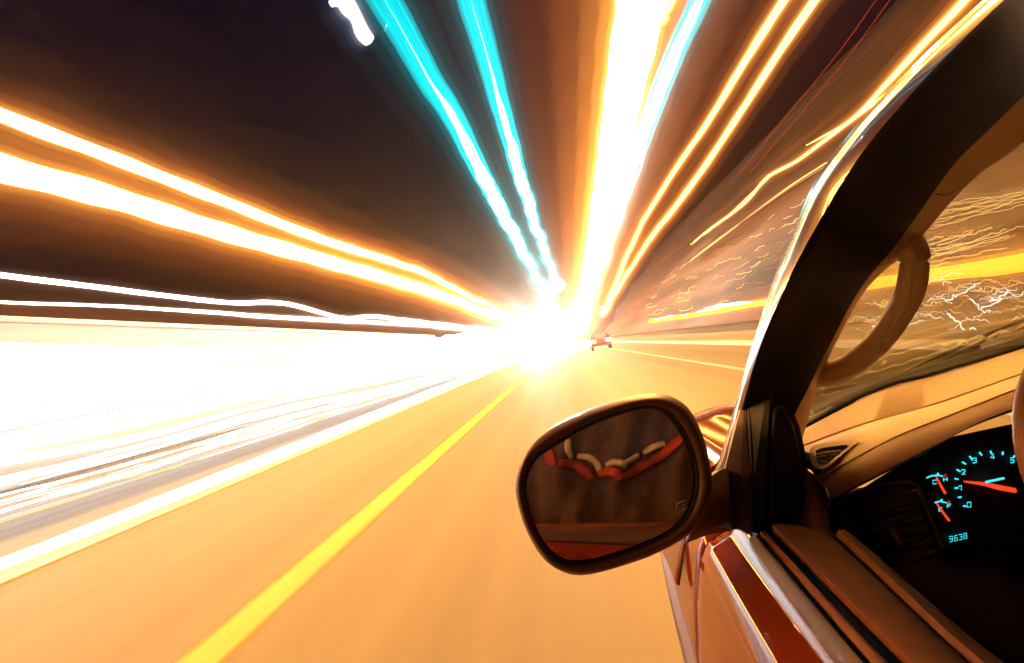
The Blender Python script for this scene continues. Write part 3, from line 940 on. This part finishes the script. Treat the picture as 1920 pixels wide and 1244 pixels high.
# lower fascia, dark
fas = [[(1556, 945, .985), (1640, 905, 1.0), (1752, 850, 1.04), (1900, 800, 1.10), (2060, 780, 1.12)],
       [(1566, 975, .975), (1650, 960, .985), (1765, 940, 1.06), (1900, 930, 1.12), (2060, 920, 1.12)],
       [(1590, 1030, .965), (1680, 1040, .97), (1790, 1040, 1.03), (1900, 1040, 1.09), (2060, 1040, 1.09)],
       [(1640, 1120, .96), (1720, 1140, .96), (1820, 1150, .98), (1920, 1150, 1.0), (2060, 1150, 1.0)],
       [(1740, 1260, .97), (1800, 1280, .97), (1880, 1300, .97), (1980, 1300, .98), (2060, 1300, .98)]]
HD(L('lower_fascia', [[PY(*p) for p in r] for r in fas], 24, M['dark_trim'], solid=.01, off=1.0))
# fascia edge line and side wall
HD(T('fascia_edge', [PY(1566, 950, .968), PY(1600, 925, .97), (PY(1680, 905, .985)), PY(1720, 912, 1.0), PY(1745, 975, 1.01), PY(1765, 1040, 1.0)], .0018, M['tan'], n=40, sides=8))
HD(L('dash_end', [[PY(1500, 870, .975), PY(1524, 880, .965), PY(1548, 905, .955), PY(1562, 935, .95), PY(1556, 965, .95), PY(1566, 1000, .95), PY(1600, 1045, .95)],
                  [PY(1506, 850, 1.04), PY(1534, 862, 1.03), PY(1570, 890, 1.02), PY(1590, 930, 1.02), PY(1584, 970, 1.02), PY(1594, 1010, 1.02), PY(1640, 1060, 1.02)]], 40, M['cavity'], solid=.006))

# door trim upper end (grained tan shoulder next to the dash end)
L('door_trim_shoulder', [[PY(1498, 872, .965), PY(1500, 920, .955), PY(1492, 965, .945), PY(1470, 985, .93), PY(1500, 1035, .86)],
                         [PY(1512, 880, .955), PY(1520, 930, .942), PY(1522, 980, .925), PY(1526, 1010, .905), PY(1560, 1060, .84)],
                         [PY(1530, 893, .955), PY(1545, 935, .94), PY(1545, 980, .92), PY(1560, 1012, .90), PY(1590, 1055, .845)],
                         [PY(1546, 912, .965), PY(1554, 945, .955), PY(1551, 975, .94), PY(1568, 1008, .915), PY(1600, 1052, .86)]], 30, M['tan'], solid=.01, off=1.0, deg=80)

# side defroster vent: frame, dark throat, slats
vout = [(1519, 841), (1535, 832), (1608, 826), (1600, 836), (1580, 852), (1550, 876), (1530, 878), (1519, 862)]
vin = [(1529, 846), (1545, 840), (1590, 835), (1578, 848), (1566, 858), (1552, 870), (1536, 871), (1531, 860)]
def dash_pt(px, py, lift=0.0):     # a point on the lower dash face left end
    a, b, c = PY(1501, 839, 1.12), PY(1623, 795, 1.17), PY(1543, 890, .957)
    n = (b-a).cross(c-a).normalized()
    if n.z < 0: n = -n
    d = ray(px, py)
    t = ((a+n*lift)-CAM).dot(n)/d.dot(n)
    return CAM+d*t
def poly_loop(pts, n, lift):
    q = [Vector((x, y, 0)) for x, y in pts]
    q = q+[q[0]]
    return [dash_pt(v.x, v.y, lift) for v in catmull(q, n)][:-1]
nv = 49
lo0 = poly_loop(vout, nv, .004); lo1 = poly_loop(vout, nv, .0125)
li1 = poly_loop(vin, nv, .0125); li0 = poly_loop(vin, nv, .007)
k = nv-1
vv = lo0+lo1+li1+li0
ff = [(a*k+i, a*k+(i+1) % k, (a+1)*k+(i+1) % k, (a+1)*k+i) for a in range(3) for i in range(k)]
me = mesh('vent_frame', vv, ff); recalc(me); sharp(me, 40)
HD(G('vent_frame', me, M['beige']))
me = mesh('vent_throat', poly_loop(vin, nv, .009), [tuple(range(k))]); HD(G('vent_throat', me, M['cavity'], smooth=False))
for (ax, ay, bx, by) in [(1530, 852, 1577, 846), (1531, 858, 1569, 853), (1533, 864, 1560, 860), (1535, 869, 1552, 866)]:
    HD(T('vent_slat', [dash_pt(ax, ay, .0105), dash_pt(bx, by, .0105)], .0015, M['beige'], n=2, sides=6))

# large outer vent, low and dark
def fas_pt(px, py, dy=0.0):
    return PY(px, py, .975-0.00018*(px-1640)+dy)
for row in range(5):
    yv = 965+row*22
    ax, bx = 1628+row*7, 1722+row*8
    HD(L('vent_louvre', [[fas_pt(ax, yv, -.012), fas_pt(bx, yv-22, -.012)], [fas_pt(ax, yv+7, -.018), fas_pt(bx, yv-15, -.018)], [fas_pt(ax, yv+14, -.008), fas_pt(bx, yv-8, -.008)]], 4, M['dark_gloss'], solid=.002))
HD(T('vent_thumbwheel', [fas_pt(1672, 990, -.022), fas_pt(1682, 1003, -.024), fas_pt(1690, 1018, -.022)], .006, M['dark_gloss'], n=8))
vf = [(1612, 955), (1628, 942), (1712, 922), (1728, 935), (1770, 1030)]
HD(T('vent_surround', [fas_pt(x, y, -.010) for x, y in vf], .002, M['dark_gloss'], n=30, sides=8))
HD(T('vent_surround', [fas_pt(x, y, -.010) for x, y in [(1612, 955), (1620, 985), (1650, 1040), (1690, 1085)]], .002, M['dark_gloss'], n=30, sides=8))

# ---- instrument cluster: face plate, printed marks, needles
clu = empty('instrument_cluster', (0.72-CAR0.x, 1.1-CAR0.y, 1.0-CAR0.z)); clu.parent = car
def HC(o):
    o.parent = clu
    o.matrix_parent_inverse = Matrix.Translation(-clu.location)
    return o
CY = 1.02
def cpt(px, py, dy=0.0):
    return PY(px, py, CY+dy+0.00022*(px-1840))
me = mesh('cluster_face', [cpt(1736, 830, .004), cpt(2060, 760, .004), cpt(2060, 1050, .004), cpt(1775, 1060, .004)], [(0, 1, 2, 3)])
HC(G('cluster_face', me, M['cavity'], smooth=False))
def stroke(name, pts, w, mat, dy=0.0):
    q = [cpt(x, y, dy) for x, y in pts]
    return HC(G(name, tube_mesh(name, q, [w*CY/FPX/2]*len(q), 6), mat))
GL = {
 '0': [[(0, 0), (1, 0), (1, 2), (0, 2), (0, 0)]], '1': [[(0, .2), (.7, 0), (.7, 2)]],
 '2': [[(0, .2), (.5, 0), (1, .3), (1, .8), (0, 2), (1, 2)]], '3': [[(0, 0), (1, .1), (1, .9), (.4, 1), (1, 1.1), (1, 1.9), (0, 2)]],
 '4': [[(.8, 2), (.8, 0), (0, 1.4), (1.1, 1.4)]], '5': [[(1, 0), (0, 0), (0, .9), (.9, .9), (1, 1.5), (.8, 2), (0, 2)]],
 '6': [[(1, 0), (0, .2), (0, 2), (1, 2), (1, 1), (0, 1)]], '8': [[(0, 0), (1, 0), (1, 2), (0, 2), (0, 0)], [(0, 1), (1, 1)]],
 '9': [[(0, 2), (1, 1.8), (1, 0), (0, 0), (0, 1), (1, 1)]],
 'C': [[(1, .1), (0, 0), (0, 2), (1, 1.9)]], 'H': [[(0, 0), (0, 2)], [(1, 0), (1, 2)], [(0, 1), (1, 1)]],
 'E': [[(1, 0), (0, 0), (0, 2), (1, 2)], [(0, 1), (.8, 1)]], 'F': [[(1, 0), (0, 0), (0, 2)], [(0, 1), (.8, 1)]]}
def glyph(ch, x, y, w, h, rot=-9, wt=1.6, name='numeral'):
    cs, sn = math.cos(R(rot)), math.sin(R(rot))
    for line in GL[ch]:
        pts = []
        for gx, gy in line:
            dx, dy = (gx-.5)*w-(gy-1)*h*.06, (gy-1)*h/2
            pts.append((x+dx*cs-dy*sn, y+dx*sn+dy*cs))
        stroke(name, pts, wt, M['cyan_print'])
zc = lambda x, y: (1700+x/5.182, 800+y/5.182)
for ch, x, y in [('0', 607, 760), ('1', 525, 597), ('2', 552, 442), ('3', 660, 330), ('4', 832, 292), ('5', 1028, 328)]:
    glyph(ch, *zc(x, y), 6.5, 9, wt=1.7)
for x0, y0, x1, y1_ in [(490, 420, 520, 437), (470, 600, 500, 597), (553, 775, 580, 772), (612, 290, 640, 325), (815, 238, 825, 268), (1050, 280, 1038, 305),
                        (542, 347, 575, 365), (470, 508, 500, 512), (502, 690, 530, 686), (708, 252, 730, 280), (935, 245, 932, 278)]:
    stroke('tick', [zc(x0, y0), zc(x1, y1_)], 3.0, M['cyan_print'])
stroke('gauge_arc', [zc(195, 500), zc(235, 482), zc(290, 474), zc(350, 482)], 2.6, M['cyan_print'])
stroke('gauge_arc', [zc(275, 740), zc(320, 728), zc(390, 742)], 2.6, M['cyan_print'])
stroke('tick', [zc(305, 452), zc(303, 474)], 3.4, M['cyan_print'])
stroke('tick', [zc(340, 708), zc(342, 732)], 3.4, M['cyan_print'])
stroke('tick', [zc(380, 462), zc(370, 490)], 3.2, M['red_dim'])
stroke('tick', [zc(415, 720), zc(408, 750)], 3.2, M['red_dim'])
glyph('C', *zc(272, 540), 7, 7, wt=1.5); glyph('H', *zc(376, 514), 6.5, 6, wt=1.6)
glyph('E', *zc(328, 806), 6.5, 6, wt=1.4); glyph('F', *zc(412, 772), 6.5, 6, wt=1.6)
for i, ch in enumerate('9638'):
    glyph(ch, *zc(432+i*46, 1094-i*10), 5.4, 10, rot=-12, wt=1.2, name='odometer_digit')
def needle(pts, ws, mat, dy=-.006):
    q = [cpt(x, y, dy) for x, y in pts]
    return HC(G('needle', tube_mesh('needle', q, [w*CY/FPX/2 for w in ws], 8), mat))
needle([zc(285, 485), zc(330, 570), zc(375, 650)], [2.6, 4, 4.4], M['red_needle'])
needle([zc(290, 745), zc(350, 830), zc(412, 915)], [2.6, 4, 4.4], M['red_needle'])
needle([zc(560, 535), zc(760, 560), zc(880, 590), zc(1050, 622)], [3, 7, 9, 9], M['red_needle'])
stroke('trip_bar', [zc(770, 540), zc(945, 503)], 4.0, M['cyan_print'], dy=-.012)
stroke('cluster_glint', [zc(240, 645), zc(330, 685)], 1.0, M['tan'])  # highlight drawn as a tan stroke

# ---- steering wheel
def steering():
    c = PY(2292, 862, .80)
    ax = Vector((0, -.93, .36)).normalized()
    u = Vector((1, 0, 0)); v = ax.cross(u).normalized()
    rr_ = .187
    pts = [c+u*(rr_*math.cos(2*math.pi*i/64))+v*(rr_*math.sin(2*math.pi*i/64)) for i in range(66)]
    wh = empty('steering_wheel', c-CAR0); wh.parent = car
    def HW(o):
        o.parent = wh
        o.matrix_parent_inverse = Matrix.Translation(-wh.location)
    HW(G('rim', tube_mesh('rim', pts, [.0145]*66, 14), M['tan']))
    hub = [c+u*(.062*math.cos(2*math.pi*i/24))+v*(.05*math.sin(2*math.pi*i/24))+ax*h_ for h_ in (.012, -.03) for i in range(24)]
    me = mesh('hub', hub, [tuple(range(24)), tuple(reversed(range(24, 48)))]+[(i, (i+1) % 24, 24+(i+1) % 24, 24+i) for i in range(24)]); recalc(me)
    HW(G('hub', me, M['dark_trim'], smooth=False))
    for th in (R(5), R(175), R(250), R(290)):
        HW(T('spoke', [c-ax*.01, c+u*(rr_*math.cos(th))+v*(rr_*math.sin(th))], .011, M['dark_trim'], n=4))
    HW(T('steering_column', [c-ax*.02, c-ax*.25], .035, M['dark_trim'], n=4, sides=14))
steering()

# ---- windshield, cowl, hood, wipers
base = [Vector((.30, 1.17, 1.035)), Vector((.45, 1.33, 1.045)), Vector((.70, 1.45, 1.06)), Vector((XC, 1.50, 1.065)), Vector((1.16, 1.45, 1.06)), Vector((1.41, 1.33, 1.045)), Vector((1.56, 1.17, 1.035))]
top = [Vector((.385, .52, 1.455)), Vector((.50, .56, 1.468)), Vector((.72, .60, 1.478)), Vector((XC, .61, 1.482)), Vector((1.14, .60, 1.478)), Vector((1.36, .56, 1.468)), Vector((1.475, .52, 1.455))]
rows = [[b.lerp(t_, f)+Vector((0, .0, .045*math.sin(math.pi*f))) for b, t_ in zip(base, top)] for f in [0, .2, .4, .6, .8, 1]]
L('windshield', rows, 30, M['glass'], solid=.004)
# hood with crowned section
def hood():
    ny, nx = 26, 40
    verts, faces = [], []
    for j in range(ny):
        y = 1.20+1.35*j/(ny-1)
        for i in range(nx):
            x = .118+(2*XC-.236)*i/(nx-1)
            u_ = abs(x-XC)/(XC-.118)
            if y < 1.56:
                pass
            ymin = 1.22+.36*(1-u_**2.2)
            yy = max(y, ymin)
            crown = -.235-.05*u_**2-.16*max(0, (u_-.86)/.14)**2
            fall = -.035*((yy-1.2)/1.35)-.05*max(0, (yy-2.0)/.55)**2
            ridge_ = .010*math.exp(-((u_-.62)/.05)**2)
            verts.append((x+.02*(y-1.2)*(1 if x < XC else -1), yy, CAM.z+crown+fall+ridge_))
    for j in range(ny-1):
        for i in range(nx-1):
            faces.append((j*nx+i, j*nx+i+1, (j+1)*nx+i+1, (j+1)*nx+i))
    me = mesh('hood', verts, faces)
    o = G('hood', me, M['paint'])
    md = o.modifiers.new('thick', 'SOLIDIFY'); md.thickness = .006; md.offset = -1
hood()
L('cowl', [[b+Vector((0, -.02, -.035)) for b in base], [b+Vector((0, .02, -.012)) for b in base], [b+Vector((0, .12, -.028)) for b in base]], 30, M['black_gloss'], solid=.004)
wa = [(1660, 716, 1.56), (1749, 674, 1.56), (1877, 616, 1.52), (1960, 585, 1.50)]
wip = T('wiper', [PY(*p) for p in wa], [.005, .007, .008, .009], M['black_gloss'], n=20, sides=8, flat=.6)
T('wiper_blade', [PY(1652, 722, 1.545), PY(1740, 686, 1.55), PY(1836, 650, 1.55)], .006, M['brown_plastic'], n=20, sides=6)
T('wiper', [PY(1795, 662, 1.62), PY(1860, 634, 1.62), PY(1990, 590, 1.60)], [.004, .006, .007], M['black_gloss'], n=20, sides=8, flat=.6)

# ---- shell round the cabin: roof, floor, far side, firewall
rl = [[Vector((.36+.02, y, 1.44)) for y in (.52, .2, -.4, -1.5)], [Vector((.42, y+.03, 1.47)) for y in (.52, .2, -.4, -1.5)], [Vector((XC, y+.08, 1.50)) for y in (.52, .2, -.4, -1.5)],
      [Vector((2*XC-.42, y+.03, 1.47)) for y in (.52, .2, -.4, -1.5)], [Vector((2*XC-.38, y, 1.44)) for y in (.52, .2, -.4, -1.5)]]
L('roof', rl, 24, M['paint'], solid=.02, off=-1)
L('far_side', [[Vector((2*XC-.20, y, .96)) for y in (1.2, .4, -1.5)], [Vector((2*XC-.12, y, .75)) for y in (1.2, .4, -1.5)], [Vector((2*XC-.12, y, .25)) for y in (1.2, .4, -1.5)]], 10, M['paint'], solid=.02)
L('floor_pan', [[Vector((.16, y, .25)) for y in (1.3, 0, -1.5)], [Vector((2*XC-.16, y, .25)) for y in (1.3, 0, -1.5)]], 6, M['dark_trim'], solid=.02)
L('firewall', [[Vector((x, 1.22, z)) for x in (.26, XC, 2*XC-.26)] for z in (.26, .92)], 8, M['cavity'], solid=.02)
L('rear_bulkhead', [[Vector((x, -1.48, z)) for x in (.25, XC, 2*XC-.25)] for z in (.26, 1.0, 1.44)], 8, M['seat'], solid=.02)

# ------------------------------------------------------------------ seat and jacket, seen in the side mirror
def mirror_pt(px, py, x_plane, lift=0.0):
    d = ray(px, py)
    p = on_plane(px, py, -.003)
    d = (p-CAM).normalized()
    r = d-2*d.dot(n_m)*n_m
    c0 = JC
    nrm = JN
    t = (c0+nrm*lift-p).dot(nrm)/r.dot(nrm)
    return p+r*t
pc = on_plane(1150, 908, -.003)
dc = (pc-CAM).normalized()
JR = dc-2*dc.dot(n_m)*n_m
JC = pc+JR*((0.60-pc.x)/JR.x)
JN = (-JR).normalized()

def jacket():
    rnd = random.Random(3)
    t = empty('jacket', JC)
    tag(t, 'dark jacket with red and cream stripes reflected in the side mirror', 'jacket')
    def put(o):
        for v in o.data.vertices:
            v.co -= JC
        o.parent = t
        return o
    nx, ny = 46, 34
    verts, faces = [], []
    def fold(px, py):
        f = .030*math.sin(px*.055+.9*math.sin(py*.03))+.014*math.sin(px*.11+py*.02+1)
        f += .02*math.sin(py*.021+px*.008)
        return f
    for j in range(ny):
        for i in range(nx):
            px = 985+345*i/(nx-1)
            py = 735+300*j/(ny-1)
            verts.append(mirror_pt(px, py, 0, fold(px, py)))
    for j in range(ny-1):
        for i in range(nx-1):
            faces.append((j*nx+i, j*nx+i+1, (j+1)*nx+i+1, (j+1)*nx+i))
    o = put(link('body_cloth', mesh('body_cloth', verts, faces), M['cloth_dark']))
    md = o.modifiers.new('thick', 'SOLIDIFY'); md.thickness = .006
    def band(name, pts, wid, mat):
        q = catmull([Vector((x, y, 0)) for x, y in pts], 30)
        v, f = [], []
        for i, p in enumerate(q):
            tn = q[min(i+1, 29)]-q[max(i-1, 0)]
            nn = Vector((-tn.y, tn.x, 0)).normalized()
            for s in (-.5, -.2, .2, .5):
                pp = p+nn*wid*s*(.3+.7*math.sin(math.pi*(i+.5)/30)**.5)
                v.append(mirror_pt(pp.x, pp.y, 0, fold(pp.x, pp.y)+.014+(.006 if abs(s) < .3 else 0)))
        for i in range(29):
            for s in range(3):
                f.append((i*4+s, i*4+s+1, i*4+s+5, i*4+s+4))
        o = put(link(name, mesh(name, v, f), mat))
        md = o.modifiers.new('thick', 'SOLIDIFY'); md.thickness = .005
    for pts in ([(1026, 836), (1032, 856), (1038, 874)], [(1048, 868), (1075, 872), (1098, 886), (1108, 898)], [(1122, 890), (1142, 884), (1158, 890), (1162, 900)], [(1165, 894), (1185, 886), (1205, 874), (1222, 868)], [(1222, 866), (1250, 848), (1284, 818)]):
        band('red_stripe', pts, 17, M['cloth_red'])
    for pts in ([(1065, 824), (1064, 842), (1070, 858)], [(1082, 856), (1104, 858), (1118, 868), (1124, 882)], [(1138, 872), (1152, 867), (1168, 870), (1172, 876)], [(1172, 868), (1188, 858), (1196, 854)], [(1208, 850), (1226, 838), (1246, 832)]):
        band('cream_stripe', pts, 8, M['cloth_cream'])
jacket()

seat = empty('driver_seat', Vector((JC.x+.12, JC.y-.25, .55))-CAR0)
seat.parent = car
def seat_part(name, sx, sy, sz, loc, rx=0):
    me = box_mesh(name, -sx, sx, -sy, sy, -sz, sz)
    o = link(name, me, M['seat'], seat, False)
    o.location = Vector(loc)
    o.rotation_euler = (rx, 0, 0)
    md = o.modifiers.new('round', 'BEVEL'); md.width = min(sx, sy, sz)*.8; md.segments = 4
seat_part('backrest', .25, .07, .33, (0, -.08, .32), R(-12))
seat_part('cushion', .25, .25, .07, (0, .18, -.10))
seat_part('headrest', .13, .05, .09, (0, -.18, .76), R(-8))

# ------------------------------------------------------------------ haze
hz = link('haze', box_mesh('haze', -500, 500, -80, 500, -1.2, 95.0), None, None, False)
hm = bpy.data.materials.new('haze')
hm.use_nodes = True
for nd in list(hm.node_tree.nodes):
    if nd.type != 'OUTPUT_MATERIAL':
        hm.node_tree.nodes.remove(nd)
pv = hm.node_tree.nodes.new('ShaderNodeVolumePrincipled')
pv.inputs['Color'].default_value = (0.95, 0.80, 0.72, 1)
pv.inputs['Density'].default_value = 0.0005
pv.inputs['Anisotropy'].default_value = 0.945
hm.node_tree.links.new(pv.outputs[0], hm.node_tree.nodes['Material Output'].inputs['Volume'])
hz.data.materials.append(hm)
tag(hz, kind='stuff')

# ------------------------------------------------------------------ every thread of light gets its own place in its tangle
ONES = ['', 'first', 'second', 'third', 'fourth', 'fifth', 'sixth', 'seventh', 'eighth', 'ninth', 'tenth', 'eleventh', 'twelfth', 'thirteenth', 'fourteenth', 'fifteenth', 'sixteenth', 'seventeenth', 'eighteenth', 'nineteenth']
def ordinal(k):
    if k < 20: return ONES[k]
    t_ = {2: 'twent', 3: 'thirt', 4: 'fort', 5: 'fift', 6: 'sixt', 7: 'sevent', 8: 'eight', 9: 'ninet'}[k//10]
    return t_+'ieth' if k % 10 == 0 else t_+'y-'+ONES[k % 10]
byl = {}
for o in col.objects:
    if o.name.startswith('light_squiggle'):
        byl.setdefault(o['label'], []).append(o)
for lab, os_ in byl.items():
    def sx(o):
        q = ROT.transposed() @ (o.location-CAM)
        return -q.x/q.z
    for k, o in enumerate(sorted(os_, key=sx), 1):
        if len(os_) > 1:
            o['label'] = lab+', '+ordinal(k)+' from the left'

for o in col.objects:
    if o.name.startswith('light_streak') and 'STREAK' in o.get('label', ''):
        a_, b_ = o['label'].split('STREAK')
        o['label'] = a_+ordinal(int(b_))+' from the top'

for mn in ('gold_point_light', 'white_point_light', 'dim_point_light', 'red_light', 'gold_light', 'pale_gold_light', 'cyan_backlight', 'red_needle', 'red_mark'):
    bpy.data.materials[mn].cycles.emission_sampling = 'NONE'
